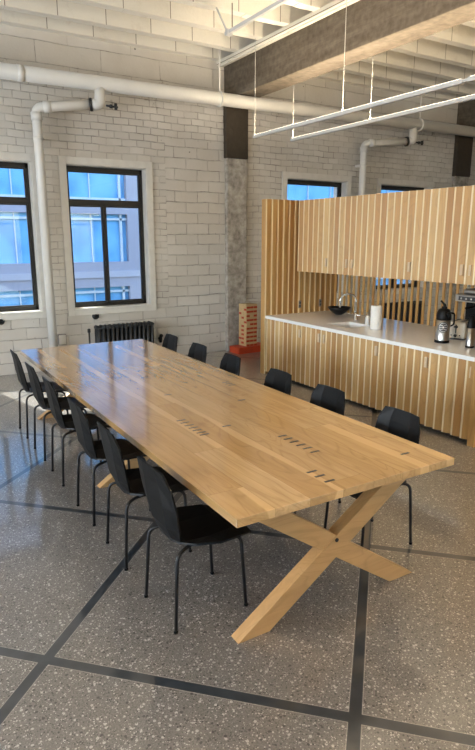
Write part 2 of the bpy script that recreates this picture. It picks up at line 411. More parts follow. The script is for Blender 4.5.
tag(struct(MB().box(4.87, 5.0, YF, YB, 4.535, 4.6, .006).box(4.90, 4.93, YF, YB, 4.515, 4.535).build('trim_1', M['ceil'])), 'white ledge strip along the top of the concrete beam', 'trim')

# windows
def window(n, x0, x1, y, label):
    o = thing('window_%d' % n, label, 'window', (x0, YB, WZ0)); struct(o)
    w, h = x1-x0, WZ1-WZ0
    t = MB()   # painted casing on the room side and the sill
    t.box(-.10, 0, -.03, .0, -.09, h+.10, .004).box(w, w+.10, -.03, 0, -.09, h+.10, .004).box(0, w, -.03, 0, h, h+.10, .004).box(0, w, -.03, 0, -.09, 0, .004)
    t.box(-.0, .012, 0, .19, 0, h).box(w-.012, w, 0, .19, 0, h).box(0, w, 0, .19, h-.012, h)
    t.build('trim', M['trim'], o)
    MB().box(-.02, w+.02, -.05, .19, -.012, .016, .004).build('sill', M['trim'], o)
    f = MB(); d0, d1 = .12, .19; b = .042
    f.box(.012, .012+b, d0, d1, .016, h-.012).box(w-.012-b, w-.012, d0, d1, .016, h-.012).box(.012, w-.012, d0, d1, h-.012-b-.02, h-.012).box(.012, w-.012, d0, d1, .016, .016+b+.015)
    zt = 1.54; xm = w*.475
    f.box(.05, w-.05, d0, d1, zt-.036, zt+.036)
    f.box(xm-.021, xm+.021, d0, d1, .05, zt)
    fr = f.build('window_frame', M['bronze'], o)
    for (a, bb, p, q) in ((.054, w-.054, zt+.036, h-.074), (.054, xm-.021, .073, zt-.036), (xm+.021, w-.054, .073, zt-.036)):
        s = MB(); e = .017
        s.box(a, a+e, d0+.02, d1-.01, p, q).box(bb-e, bb, d0+.02, d1-.01, p, q).box(a+e, bb-e, d0+.02, d1-.01, q-e, q).box(a+e, bb-e, d0+.02, d1-.01, p, p+e)
        so = s.build('sash', M['bronze'], o)
        MB().box(a+e, bb-e, d0+.042, d0+.048, p+e, q-e).build('pane', M['glass'], so)
    MB().box(xm-.022, xm-.008, d0-.03, d0, .62, .70, .003).build('latch', M['bronze'], o)
wl = ['dark framed window at the left edge of the view, beside a white riser pipe', 'dark framed window above the black radiator behind the table end',
      'dark framed window rising above the left end of the wooden cabinets', 'dark framed window rising above the middle of the wooden cabinets', 'dark framed window beyond the right column']
for i, (a, b) in enumerate(BW): window(i+1, a, b, YB, wl[i])
def plainwin(n, kind, a, b, label):
    o = thing('window_%d' % n, label, 'window'); struct(o)
    f = MB(); g = MB(); e = .06
    def bx(m, p0, p1, q0, q1, d0, d1):
        if kind == 'l': m.box(XL-d1, XL-d0, p0, p1, q0, q1)
        else: m.box(p0, p1, YF-d1, YF-d0, q0, q1)
    bx(f, a, a+e, WZ0, WZ1, .15, .22); bx(f, b-e, b, WZ0, WZ1, .15, .22); bx(f, a, b, WZ0, WZ0+e, .15, .22); bx(f, a, b, WZ1-e, WZ1, .15, .22); bx(f, a, b, 2.4, 2.46, .15, .22)
    bx(g, a+e, b-e, WZ0+e, 2.4, .18, .19); bx(g, a+e, b-e, 2.46, WZ1-e, .18, .19)
    f.build('window_frame', M['bronze'], o); g.build('pane', M['glass'], o)
k = 6
for i, (a, b) in enumerate(LW): plainwin(k, 'l', a, b, 'dark framed window in the left wall, number %d from the viewer' % (i+1)); k += 1
for i, (a, b) in enumerate(FW): plainwin(k, 'f', a, b, 'dark framed window in the wall behind the viewer, number %d from the left' % (i+1)); k += 1

# ------------------------------------------------------------------ building across the street
YO = 24.0
bd = thing('office_building', 'pale office building with bands of blue glass seen through the windows', 'building', (0, YO, 0))
w = MB()
glass_rows = [(-5.2, -3.4), (-2.3, -.1), (.94, 2.86), (3.14, 5.4), (6.4, 8.3)]
bays = [(-16, -3.6), (-2.9, 9.1), (10.0, 21.6), (22.5, 34)]
w.box(-17, 36, .35, 12, -14, 9.2)
prev = -14
for g0, g1 in glass_rows + [(9.2, 9.2)]:
    w.box(-17, 36, 0, .35, prev, g0); prev = g1
for a, b in zip([-17]+[q[1] for q in bays], [q[0] for q in bays]+[36]):
    for g0, g1 in glass_rows: w.box(a, b, 0, .35, g0, g1)
w.build('wall', M['lav'], bd)
s = MB(); s.box(-17, 36, -.06, 0, .30, .56).box(-17, 36, -.06, 0, 5.8, 6.05).box(-17, 36, -.06, 0, -3.0, -2.7); s.build('stripe', M['lav2'], bd)
MB().box(-1.9, 36, 2, 12, 9.2, 20).build('tower', M['lav'], bd)  # added unseen storeys that block the sun from all but the leftmost window
for bi, (a, b) in enumerate(bays):
    for g0, g1 in glass_rows:
        fr = MB(); fr.box(a, b, .12, .22, g1-.24 if g1 < 3 else g0+.28, g1-.15 if g1 < 3 else g0+.37)
        fr.box(b-.30, b-.20, .12, .22, g0, g1).box(a+.2, a+.3, .12, .22, g0, g1)
        nx = int((b-a)/1.45)
        for q in range(1, nx): fr.box(a+q*(b-a)/nx-.02, a+q*(b-a)/nx+.02, .16, .24, g0, g1)
        fo = fr.build('window', M['mull'], bd)
        MB().box(a, b, .24, .30, g0, g1).build('pane', M['fglass'], fo)

# ------------------------------------------------------------------ pipes
pp = thing('overhead_pipe', 'large white pipe running below the ceiling along the brick wall', 'pipe', (0, 8.2, 3.885))
pz = 3.885
def zsag(x): return .0
MB().tube([(XL, 0, -.0), (XR, 0, 0.11)], .093, 24).build('main', M['pipew'], pp)
for x in (1.78,):
    zz = (x-XL)/(XR-XL)*.11
    MB().tube([(x-.04, 0, zz), (x+.04, 0, zz)], .099, 24).build('coupling', M['pipew'], pp)
for x in (-1.5, 1.2, 4.64, 8.9, 12.5):
    if x == 1.2: continue
    zz = (x-XL)/(XR-XL)*.11
    h = MB(); h.tube([(x, -.0, zz+.1), (x, 0, 4.61-pz)], .012, 8).tube([(x-.015, 0, zz), (x+.015, 0, zz)], .11, 24)
    h.build('hanger', M['pipew'], pp)
def riser(xr, yr, xj, label):
    o = thing('riser_pipe', label, 'pipe', (xr, yr, 0))
    r = .062; zt = 3.60
    zj = pz + (xj-XL)/(XR-XL)*.11
    e = Vector((xj-xr-.10, 8.2-yr+.02, zt+.06))
    p = bend([(0, 0, 0), (0, 0, zt), tuple(e)], .09, 6)
    MB().tube(p, r, 18).build('pipe', M['pipew'], o)
    c_ = MB()
    c_.tube([(0, 0, zt-.16), (0, 0, zt-.06)], r+.012, 18)
    d = Vector((e.x, e.y, e.z-zt)).normalized()
    st = Vector((0, 0, zt)) + d*.10; c_.tube([st, st+d*.1], r+.012, 18); c_.build('elbow', M['pipew'], o)
    en = Vector((xj-xr, 8.2-yr, zj-.06))
    MB().tube(bend([tuple(e-d*.02), tuple(e+d*.09), tuple(en)], .07, 5), r+.01, 18).build('tee_branch', M['pipew'], o)
    a = e-d*.045; MB().tube([a, a+d*.035], r+.022, 18).build('clamp', M['iron'], o)
    v = MB(); q = e+d*.16+Vector((.01, 0, -.02)); v.tube([q, q+Vector((.16, -.02, -.01))], .014, 8).tube([q+Vector((.13, -.02, -.045)), q+Vector((.13, -.02, .035))], .022, 8).tube([q+Vector((.05, -.01, -.005)), q+Vector((.08, -.01, -.005))], .026, 8)
    v.build('valve', M['iron'], o)
    b = MB().tube([(0, 0, 3.2), (0, 0, 3.24)], r+.006, 18).box(-.02, .02, .03, YB-yr, 3.2, 3.24); b.build('bracket', M['pipew'], o)
riser(2.015, 8.5, 2.80, 'white vertical pipe between the two left windows, joining the overhead pipe')
riser(7.83, 8.5, 8.75, 'white vertical pipe rising behind the wooden cabinets, joining the overhead pipe')
c_ = thing('ceiling_conduit', 'pale rail hung under the ceiling ribs left of the concrete beam', 'conduit', (3.91, 3.5, 4.32))
MB().box(-.022, .022, -6, 3.25, -.02, .02, .004).build('rail', M['lampw'], c_)
for y in (3.18, 1.9, .6, -.7):
    MB().tube([(-.1, y+.12, .28), (-.02, y, -.0)], .014, 6).box(-.035, .035, y-.03, y+.03, -.035, .03).build('bracket', M['lampw'], c_)
    MB().tube([(.0, y-.08, .29), (0, y-.08, .02)], .008, 6).build('hanger', M['grey'], c_)

# hanging line lights
def linelight(x, z, y0, y1, wires, label, joint=None):
    o = thing('pendant_line_light', label, 'lamp', (x, y1, z), 0, 'hanging line lights')
    segs = [(y0, y1)] if joint is None else [(y0, joint-.03), (joint+.03, y1)]
    h = MB()
    for a, b in segs: h.box(-.021, .021, a-y1, b-y1, -.022, .02, .003)
    if joint is not None: h.box(-.012, .012, joint-.03-y1, joint+.03-y1, -.012, .012)
    h.build('housing', M['lampw'], o)
    d = MB()
    for a, b in segs: d.box(-.017, .017, a-y1+.02, b-y1-.02, .02, .0215)
    d.build('diffuser', M['diff'], o)
    for y in wires:
        MB().tube([(0, y-y1, .02), (0, y-y1, 4.93-z if False else 4.6-z+.02)], .0045, 6).lathe([(.012, .02), (.012, .05), (.004, .06)], (0, y-y1, 0), 8).build('hanger_wire', M['wire'], o)
    return o
linelight(4.80, 3.33, -2.2, 7.50, (7.477, 5.602, 3.727, 1.852), 'left one of two thin white line lights hung over the cabinet front', 3.9)
linelight(5.42, 3.33, -2.2, 7.44, (7.41, 5.80, 3.9, 1.852), 'right one of two thin white line lights hung over the cabinet front', None)

# ------------------------------------------------------------------ dining table
TX0, TX1, TY0, TY1, TZ = 1.18, 2.575, 1.96, 6.47, .75
tcx, tcy = (TX0+TX1)/2, (TY0+TY1)/2
tb = thing('dining_table', 'long oak dining table with plank top and crossed beam legs', 'table', (TX0, TY0, 0))
top = MB().box(0, TX1-TX0, 0, TY1-TY0, TZ-.042, TZ, .0025).build('tabletop', M['table'], tb)
dashes = [(1.583, y) for y in (3.345, 3.287, 3.224, 3.166, 3.112, 3.058, 3.014)] + [(1.783, 3.088)] + [(1.977, y) for y in (2.746, 2.686, 2.624, 2.561, 2.498, 2.43)] \
    + [(1.783, 2.211), (1.783, 2.146), (1.785, 2.072), (2.184, 3.56), (2.354, 4.04), (2.354, 3.988), (2.354, 4.092), (1.78, 3.982), (2.39, 2.147), (2.15, 5.2), (1.58, 4.75)]
for x, y in dashes:
    MB().box(x-TX0-.031, x-TX0+.031, y-TY0-.008, y-TY0+.008, TZ-.004, TZ+.0006).build('inlay_strip', M['inlay'], top)
zb = TZ-.042
for yc in (2.14, 4.25, 6.33):
    y0, y1 = yc-.035-TY0, yc+.035-TY0
    cx = tcx-TX0; dz = .09; s = 1.044/.708
    def beam_poly(sg):
        f0, f1 = -.602, -.418
        return [(cx+sg*f0, 0), (cx+sg*f1, 0), (cx+sg*(-f0+.02), zb), (cx+sg*(-f1+.02), zb)]
    MB().prism(beam_poly(1), y0, y1, 'y').build('leg', M['tleg'], tb)
    MB().prism(beam_poly(-1), y0+.004, y1-.004, 'y').build('leg', M['tleg'], tb)
    b = MB().tube([(cx, y0-.004, .385), (cx, y0+.01, .385)], .011, 10); b.build('bolt', M['blackm'], tb)
    MB().box(cx-.25, cx+.25, y0-.02, y1+.02, zb-.018, zb, .003).build('stretcher_plate', M['tleg'], tb) if False else None

# ------------------------------------------------------------------ chairs
def make_chair(label):
    t = thing('dining_chair', label, 'chair', (0, 0, 0), 0, 'black chairs around the long table')
    def row(x, z, w, fx, fz):   # four columns: outer wings bent by (fx, fz)
        return [(x+fx, -w/2, z+fz), (x, -w*.24, z), (x, w*.24, z), (x+fx, w/2, z+fz)]
    rear = row(-.165, .452, .28, .012, .012)
    back = [rear, row(-.202, .53, .345, .026, .006), row(-.222, .65, .385, .024, 0), row(-.236, .76, .365, .016, -.002), row(-.254, .845, .29, .008, -.005)]
    MB().grid(back, .010).build('backrest', M['black'], t)
    seat = [rear, row(-.10, .437, .415, .0, .035), row(.03, .433, .455, 0, .022), row(.16, .437, .415, 0, .008), row(.262, .425, .33, -.012, -.004)]
    MB().grid(seat, .010).build('seat', M['black'], t)
    for sx in (-1, 1):
        for sy in (-1, 1):
            p = bend([(sx*.21, sy*.18, 0), (sx*.185, sy*.165, .415), (sx*.10, sy*.125, .424), (sx*.02, sy*.12, .424)], .05, 5)
            l = MB().tube(p, .0095, 10).build('leg', M['blackm'], t)
            MB().lathe([(0, 0), (.0115, 0), (.0115, .012), (.0095, .014)], (sx*.21, sy*.18, 0), 10).build('foot_cap', M['black'], l)
    return t
pos = ['nearest the viewer', 'second from the near end', 'third from the near end', 'fourth from the near end', 'fifth from the near end', 'farthest from the viewer']
LYs = (2.52, 3.18, 3.825, 4.585, 5.22, 5.91); RYs = (2.53, 3.22, 3.867, 4.66, 5.325, 6.01)
proto = None
for i, y in enumerate(LYs):
    lab = 'black moulded chair on the left long side of the table, ' + pos[i]
    if proto is None: proto = o = make_chair(lab)
    else: o = copy_tree(proto)
    o['label'] = lab; o.location = (1.255, y, 0); o.rotation_euler.z = (.03, -.02, .02, -.01, .02, 0)[i]
for i, y in enumerate(RYs):
    o = copy_tree(proto); o['label'] = 'black moulded chair on the cabinet side of the table, ' + pos[i]
    o.location = (2.515, y, 0); o.rotation_euler.z = PI + (-.02, .02, 0, -.03, .02, .0)[i]

# ------------------------------------------------------------------ wooden kitchen
PITCH = .1025
KX, KU, KB = 4.615, 5.14, 5.86
KY1, KY0 = 6.85, 3.37
CT = .85
def teeth(m, along, a_hi, a_lo, face, z0, z1, depth=.04, pitch=PITCH, flat=.021, back=.015):
    """saw-tooth boards counted down from a_hi; `face` is the crest plane; along 'y': crest faces -X; along 'x': crest faces -Y"""
    n = max(1, round((a_hi-a_lo)/pitch)); pt = (a_hi-a_lo)/n
    for i in range(n):
        m.tint = random.random()
        a = a_hi-i*pt
        if along == 'y':
            poly = [(face, a), (face, a-flat), (face+depth, a-pt), (face+depth+back, a-pt), (face+depth+back, a)]
        else:
            b = a_lo+i*pt
            poly = [(b, face), (b+flat, face), (b+pt, face+depth), (b+pt, face+depth+back), (b, face+depth+back)]
        m.prism(poly, z0, z1, edge=0)
def local(o, parent):
    l = parent.location; o.data.transform(Matrix.Translation((-l.x, -l.y, -l.z))); o.parent = parent; return o
def pull_notch(y, x, z, parent, root):
    b = MB().box(x-.004, x+.05, y-.018, y+.018, z-.055, z+.055, .003).build('finger_pull', M['pull']); local(b, root); b.parent = parent
low = [(KY1, 6.04, [(KY1, 6.04, 6.09)], 'wooden slatted base cabinet at the far left end beside the end panel'),
       (6.04, 5.24, [(6.04, 5.64, 5.69), (5.64, 5.24, 5.59)], 'wooden slatted base cabinet with two doors below the sink'),
       (5.24, 4.63, [(5.24, 4.63, 4.68)], 'wooden slatted base cabinet below the paper towel roll, right of the sink cabinet'),
       (4.63, 3.92, [(4.63, 3.92, 3.97)], 'wooden slatted base cabinet in front of the vacuum jug'),
       (3.92, KY0, [(3.92, KY0, 3.45)], 'wooden slatted base cabinet at the right end below the coffee machine')]
for y1, y0, doors, lab in low:
    o = thing('base_cabinet', lab, 'cabinet', (KX, (y0+y1)/2, 0), 0, 'slatted base cabinets')
    local(MB().box(KX+.062, KB-.06, y0+.001, y1-.001, .08, CT-(.205 if len(doors) == 2 else .042)).build('carcass', M['slat']), o)
    local(MB().box(KX+.085, KB-.06, y0+.001, y1-.001, 0, .08).build('toe_kick', M['toe']), o)
    for d1, d0, py in doors:
        m = MB(); teeth(m, 'y', d1-.0025, d0+.0025, KX, .035, CT-.044)
        d = local(m.build('door', [M['slat'], M['edge']]), o); pull_notch(py, KX+.012, .695, d, o)
up = [(KY1, 6.19, [(KY1, 6.19, 6.235)], 'wooden slatted wall cabinet at the far left end'),
      (6.19, 5.36, [(6.19, 5.775, 5.83), (5.775, 5.36, 5.72)], 'wooden slatted wall cabinet with two doors above the sink'),
      (5.36, 4.72, [(5.36, 4.72, 4.765)], 'wooden slatted wall cabinet above the paper towel roll'),
      (4.72, KY0, [(4.72, 4.0, 4.05), (4.0, KY0, 3.95)], 'wooden slatted wall cabinet with two doors above the vacuum jug')]
for y1, y0, doors, lab in up:
    o = thing('wall_cabinet', lab, 'cabinet', (KU, (y0+y1)/2, 1.46), 0, 'slatted wall cabinets')
    local(MB().box(KU+.058, KB-.04, y0+.001, y1-.001, 1.465, 2.42).build('carcass', M['slat']), o)
    for d1, d0, py in doors:
        m = MB(); teeth(m, 'y', d1-.0025, d0+.0025, KU, 1.455, 2.432)
        d = local(m.build('door', [M['slat'], M['edge']]), o); pull_notch(py, KU+.012, 1.60, d, o)
def endpanel(y0, y1, lab, slat):
    o = thing('end_panel', lab, 'panel', (KX, y0, 0))
    m = MB(); m.tint = .4
    m.box(KX-.03, KB+.02, y0+.03 if slat else y0, y1, 0, 2.435)
    local(m.build('board', M['slat']), o)
    if slat:
        m = MB(); m.tint = .2; teeth(m, 'x', KB, KX-.03, y0, .0, 2.435, .022, .095, .022, .009)
        local(m.build('slats', [M['slat'], M['edge']]), o)
    return o
endpanel(KY1+.001, KY1+.10, 'tall slatted wooden end panel on the far left of the kitchen', True)
endpanel(KY0-.075, KY0-.001, 'tall wooden end panel at the right edge of the kitchen', False)
sc = thing('slatted_screen', 'open screen of upright wooden battens behind the worktop', 'screen', (KB, KY0, 0))
m = MB(); y = KY0+.05
while y < KY1-.03:
    m.tint = random.random(); m.box(KB-.025, KB-.005, y-.016, y+.016, .04, 2.43); y += .1
local(m.build('battens', M['slat']), sc)
m = MB(); m.box(KB-.03, KB+.015, KY0, KY1, 0, .04); local(m.build('bottom_rail', M['slat']), sc)
# worktop with a sink hole
SX0, SX1, SY0, SY1 = 4.80, 5.20, 5.36, 5.76
x0, x1 = KX-.02, KB-.027
m = MB()
for a in ((x0, SX0, KY0, KY1), (SX1, x1, KY0, KY1), (SX0, SX1, KY0, SY0), (SX0, SX1, SY1, KY1)): m.box(*a, CT-.04, CT)
bmesh.ops.remove_doubles(m.bm, verts=m.bm.verts, dist=1e-5)
tag(m.build('worktop', M['quartz']), 'long white quartz worktop on the slatted base cabinets', 'worktop')
sk = thing('sink', 'white undermount sink set into the worktop', 'sink', ((SX0+SX1)/2, (SY0+SY1)/2, CT-.2))
m = MB(); e = .012
m.box(SX0-.001+e, SX1-e, SY0+e, SY1-e, CT-.2, CT-.19)
for a in ((SX0, SX0+e, SY0, SY1), (SX1-e, SX1, SY0, SY1), (SX0+e, SX1-e, SY0, SY0+e), (SX0+e, SX1-e, SY1-e, SY1)): m.box(*a, CT-.2, CT-.0405)
local(m.build('basin', M['soap']), sk)
local(MB().lathe([(0, .0), (.035, .0), (.04, .004), (.02, .005), (0, .003)], (5.0, 5.64, CT-.19), 18).build('drain', M['chrome']), sk)
# faucet
fx, fy = 5.36, 5.83
fa = thing('faucet', 'chrome gooseneck faucet at the back of the sink', 'faucet', (fx, fy, CT))
MB().lathe([(0, 0), (.030, 0), (.030, .012), (.02, .02), (.02, .09), (.016, .1), (0, .1)], (0, 0, 0), 18).build('base', M['chrome'], fa)
arc = [(0, 0, .09), (0, 0, .26)] + [(-.095+.095*math.cos(t), .05*(1-math.cos(t)), .26+.095*math.sin(t)) for t in [PI*i/12 for i in range(1, 13)]] + [(-.19, .10, .17)]
MB().tube(arc, .013, 12).build('spout', M['chrome'], fa)
MB().tube([(0, -.09, .075), (0, .10, .075)], .012, 10).tube([(0, -.085, .075), (-.03, -.12, .085)], .008, 8).tube([(0, .095, .075), (-.03, .125, .085)], .008, 8).build('handle', M['chrome'], fa)
# soap, towel roll, bowl
so = thing('soap_dispenser', 'small white soap bottle with pump between faucet and paper roll', 'bottle', (5.20, 5.43, CT))
MB().lathe([(0, 0), (.028, 0), (.030, .006), (.030, .095), (.018, .112), (.012, .118), (0, .118)], (0, 0, 0), 18).build('bottle', M['soap'], so)
MB().lathe([(0, .118), (.012, .118), (.012, .13), (.005, .132), (.005, .155), (0, .155)], (0, 0, 0), 12).tube([(0, 0, .153), (-.035, .01, .15)], .005, 8).build('pump', M['steel'], so)
pr = thing('paper_towel_roll', 'white paper towel roll standing upright on the worktop', 'paper towel', (5.05, 5.13, CT))
MB().lathe([(.02, 0), (.064, 0), (.066, .004), (.066, .276), (.063, .28), (.02, .28), (.02, 0)], (0, 0, 0), 28).build('paper', M['paper'], pr)
MB().lathe([(.0205, .001), (.019, .001), (.019, .281), (.0215, .281)], (0, 0, 0), 18).build('core', M['grey'], pr)
MB().tube([(.0655*math.cos(2.4), .0655*math.sin(2.4), .0), (.0655*math.cos(2.4), .0655*math.sin(2.4), .28)], .0022, 6).build('loose_edge', M['paper'], pr)
bw = thing('fruit_bowl', 'black open bowl beside the faucet at the worktop corner', 'bowl', (5.58, 6.42, CT))
m = MB(); m.lathe([(.05, 0), (.06, .006), (.10, .03), (.145, .075), (.158, .10), (.152, .102), (.138, .078), (.095, .036), (.05, .012), (0, .010)], (0, 0, 0), 28); m.lathe([(0, 0), (.05, 0), (.05, .012)], (0, 0, 0), 28)
m.build('body', M['blackm'], bw)
MB().tube([(.157*math.cos(t), .157*math.sin(t), .101) for t in [2*PI*i/28 for i in range(29)]], .006, 8).build('rim', M['blackm'], bw)
for x, lab in ((5.20, 'dark outlet plate on the end panel, the one nearer the worktop front'), (5.58, 'dark outlet plate on the end panel, the one nearer the bowl')):
    o = thing('outlet', lab, 'outlet', (x, KY1+.010, .975))
    MB().box(-.022, .022, -.016, -.004, -.055, .055, .003).build('plate', M['grey'], o)
    MB().box(-.013, .013, -.018, -.016, .008, .036).box(-.013, .013, -.018, -.016, -.036, -.008).build('socket', M['dark'], o)
# vacuum jug
ap = thing('vacuum_jug', 'steel pump vacuum jug with black lid and round badge', 'jug', (4.985, 4.085, CT), 0); ap.scale = (.84, .84, .84)
MB().lathe([(0, 0), (.088, 0), (.09, .004), (.09, .03), (.087, .034), (0, .034)], (0, 0, 0), 30).build('base', M['black'], ap)
MB().lathe([(.086, .034), (.086, .285), (0, .285)], (0, 0, 0), 30).build('body', M['steel'], ap)
MB().lathe([(.087, .285), (.09, .29), (.09, .33), (.085, .37), (.07, .405), (.055, .42), (0, .425)], (0, 0, 0), 30).build('lid', M['black'], ap)
MB().box(-.018, .018, -.03, .03, .42, .45, .006).tube(bend([(0, -.01, .44), (.0, .0, .47), (-.02, .045, .52)], .03), [.018]*6+[.013]*2, 8).build('pump_lever', M['black'], ap)
MB().tube(bend([(.075, -.04, .37), (.125, -.06, .36), (.125, -.06, .22), (.07, -.035, .2)], .03), .011, 8).build('handle', M['black'], ap)
MB().tube(bend([(-.02, -.07, .37), (-.05, -.125, .37), (-.055, -.13, .32)], .02), [.02]*7+[.015], 10).build('spout', M['black'], ap)
d = Vector((-.74, -.67, 0)).normalized(); sd = Vector((-d.y, d.x, 0))
bg = MB(); bg.mi = 0
def disc(m, r0, r1, off, zc, seg=28):
    # ring or disc wrapped on the curved body
    R_ = .0866+off; ra = []; rb = []
    for k in range(seg):
        t = 2*PI*k/seg
        for r, lst in ((r0, ra), (r1, rb)):
            a = r*math.cos(t)/R_; q = d*math.cos(a)*R_ + sd*math.sin(a)*R_; lst.append(m.bm.verts.new((q.x, q.y, zc+r*math.sin(t))))
    for k in range(seg):
        f = m._f([ra[k], ra[(k+1) % seg], rb[(k+1) % seg], rb[k]])
bgm = MB()
for r0 in range(7): disc(bgm, .001+.0095*r0, .0105+.0095*r0, .0012, .20)
bg_o = bgm.build('badge', M['dark'], ap)
q = MB(); disc(q, .050, .055, .0022, .20); disc(q, .001, .012, .0022, .20)
for k in range(7):
    z0 = .20-.036+.012*k; h = math.sqrt(max(0, .046**2-(z0-.20)**2)); R_ = .0888
    n_ = 5
    if k % 2 == 0: continue; a0 = -h/R_; pts = []
    for part in ((-h, -.016 if abs(z0-.2) < .02 else -.004), (.016 if abs(z0-.2) < .02 else .004, h)):
        ra = []
        for i in range(n_+1):
            a = (part[0]+(part[1]-part[0])*i/n_)/R_; v = d*math.cos(a)*R_ + sd*math.sin(a)*R_
            ra.append((q.bm.verts.new((v.x, v.y, z0-.003)), q.bm.verts.new((v.x, v.y, z0+.003))))
        for (a1, b1), (a2, b2) in zip(ra, ra[1:]): q._f([a1, a2, b2, b1])
q.build('emblem', M['soap'], bg_o)
# toaster
to = thing('toaster', 'cream coloured toaster behind the vacuum jug', 'toaster', (5.36, 4.16, CT), .35)
MB().box(-.14, .14, -.10, .10, .015, .195, .028).build('body', M['cream'], to)
MB().box(-.11, .11, -.065, -.03, .19, .197).box(-.11, .11, .03, .065, .19, .197).build('slot', M['dark'], to)
MB().box(-.125, .125, -.085, .085, 0, .016, .004).build('base', M['dark'], to)
MB().box(-.1425, -.1395, -.006, .006, .075, .165).build('lever_slot', M['dark'], to)
MB().box(-.165, -.14, -.02, .02, .135, .15, .004).build('lever', M['dark'], to)
l = MB(); l.tube([(-.139, 0, .05), (-.152, 0, .05)], .018, 16).tube([(-.139, -.045, .05), (-.146, -.045, .05)], .007, 10).tube([(-.139, .045, .05), (-.146, .045, .05)], .007, 10); l.build('dial', M['chrome'], to)
# coffee machine
cm = thing('coffee_machine', 'chrome and black coffee machine at the right end of the worktop', 'coffee machine', (5.66, 4.16, CT), 0)
MB().box(-.13, .16, -.20, .20, 0, .03, .006).build('base', M['dark'], cm)
MB().box(.02, .16, -.20, .20, .03, .40, .01).build('body', M['black'], cm)
MB().box(-.15, .16, -.22, .22, .38, .46, .01).build('head', M['steel'], cm)
MB().box(-.156, -.15, -.17, .17, .395, .44, .001).build('control_panel', M['dark'], cm)
f = MB()
for k in range(5): f.tube([(-.156, -.13+.065*k, .418), (-.162, -.13+.065*k, .418)], .012, 10)
f.build('button', M['chrome'], cm)
MB().box(-.10, .15, -.16, .16, .46, .52, .02).build('cup_rail', M['steel'], cm)
MB().tube([(-.06, 0, .38), (-.06, 0, .33)], .035, 16).tube([(-.06, 0, .335), (-.2, .03, .32)], .013, 8).build('portafilter', M['black'], cm)
cn = thing('canister', 'slim silver canister with black lid beside the right end panel', 'canister', (4.98, 3.735, CT))
MB().lathe([(0, 0), (.04, 0), (.042, .01), (.042, .02), (0, .02)], (0, 0, 0), 20).build('base', M['black'], cn)
MB().lathe([(.04, .02), (.04, .20), (0, .20)], (0, 0, 0), 20).build('body', M['steel'], cn)
MB().lathe([(.042, .20), (.042, .25), (.03, .28), (.02, .32), (0, .325)], (0, 0, 0), 20).build('lid', M['black'], cn)

# ------------------------------------------------------------------ stacking block tower
TWX, TWY, TWR = 5.30, 8.435, math.radians(4)
gb = thing('game_tray', 'orange red low tray under the wooden block tower', 'tray', (TWX, TWY, 0), TWR)
MB().box(-.29, .34, -.15, .14, 0, .11, .006).build('board', M['red'], gb)
MB().box(-.26, .31, -.13, .12, .11, .114, .001).build('inset', M['red'], gb)
LH = .0358; bl = .225; bw_ = .075
def make_block(name, red, lab, grp):
    o = MB(); o.tint = random.random(); o.box(-bl/2, bl/2, -bw_/2+.002, bw_/2-.002, 0, LH-.0012, .002)
    if red:
        o.bm.faces.ensure_lookup_table()
        for f in o.bm.faces:
            if abs(f.calc_center_median().x) > bl/2-.003: f.material_index = 1
    return tag(o.build('tower_block', [M['pine'], M['red']]), lab, 'block', grp)
reds = plains = None; random.seed(12)
for lv in range(20):
    for k in range(3):
        red = random.random() < (.38 if lv % 2 else .92)
        if red:
            if reds is None: b = reds = make_block('tower_block', True, 'small wooden tower block with orange red painted ends', 'red ended blocks of the stacked tower')
            else: b = reds.copy(); C.objects.link(b)
        else:
            if plains is None: b = plains = make_block('tower_block', False, 'small wooden tower block with bare unpainted ends', 'bare blocks of the stacked tower')
            else: b = plains.copy(); C.objects.link(b)
        off = (k-1)*bw_; a = TWR + (0 if lv % 2 else PI/2) + random.uniform(-.006, .006)
        j = random.uniform(-.004, .004)
        loc = Vector((j, off, 0)); loc.rotate(Matrix.Rotation(TWR + (0 if lv % 2 else PI/2), 3, 'Z').to_euler())
        b.location = (TWX+loc.x, TWY+loc.y, .114+lv*LH); b.rotation_euler = (0, 0, a)

# ------------------------------------------------------------------ radiators and small wall things
def radiator(x0, n, y, lab):
    o = thing('radiator', lab, 'radiator', (x0, y, 0)); p = .071
    for i in range(n):
        s = MB()
        for yy in (-.07, 0, .07):
            s.tube([(i*p, yy, .10), (i*p, yy, .60)], .024, 8)
        s.tube([(i*p, -.075, .61), (i*p, .075, .61)], .033, 10).tube([(i*p, -.075, .10), (i*p, .075, .10)], .033, 10)
        if i in (0, n-1): s.tube([(i*p, -.06, 0), (i*p, -.06, .1)], [.026, .02], 8).tube([(i*p, .06, 0), (i*p, .06, .1)], [.026, .02], 8)
        s.build('section', M['iron'], o)
    MB().tube([(-.02, 0, .61), ((n-1)*p+.02, 0, .61)], .02, 8).tube([(-.02, 0, .10), ((n-1)*p+.02, 0, .10)], .02, 8).build('header', M['iron'], o)
    MB().tube(bend([(-.02, 0, .12), (-.13, 0, .12), (-.13, 0, .55)], .04), .014, 8).lathe([(0, .55), (.024, .55), (.024, .60), (0, .61)], (-.13, 0, 0), 10).build('supply_pipe', M['iron'], o)
radiator(2.68, 13, 8.50, 'black cast iron radiator under the window behind the table end')
radiator(6.45, 14, 8.50, 'black cast iron radiator glimpsed through the battens at the left')
radiator(8.65, 14, 8.50, 'black cast iron radiator glimpsed through the battens at the right')
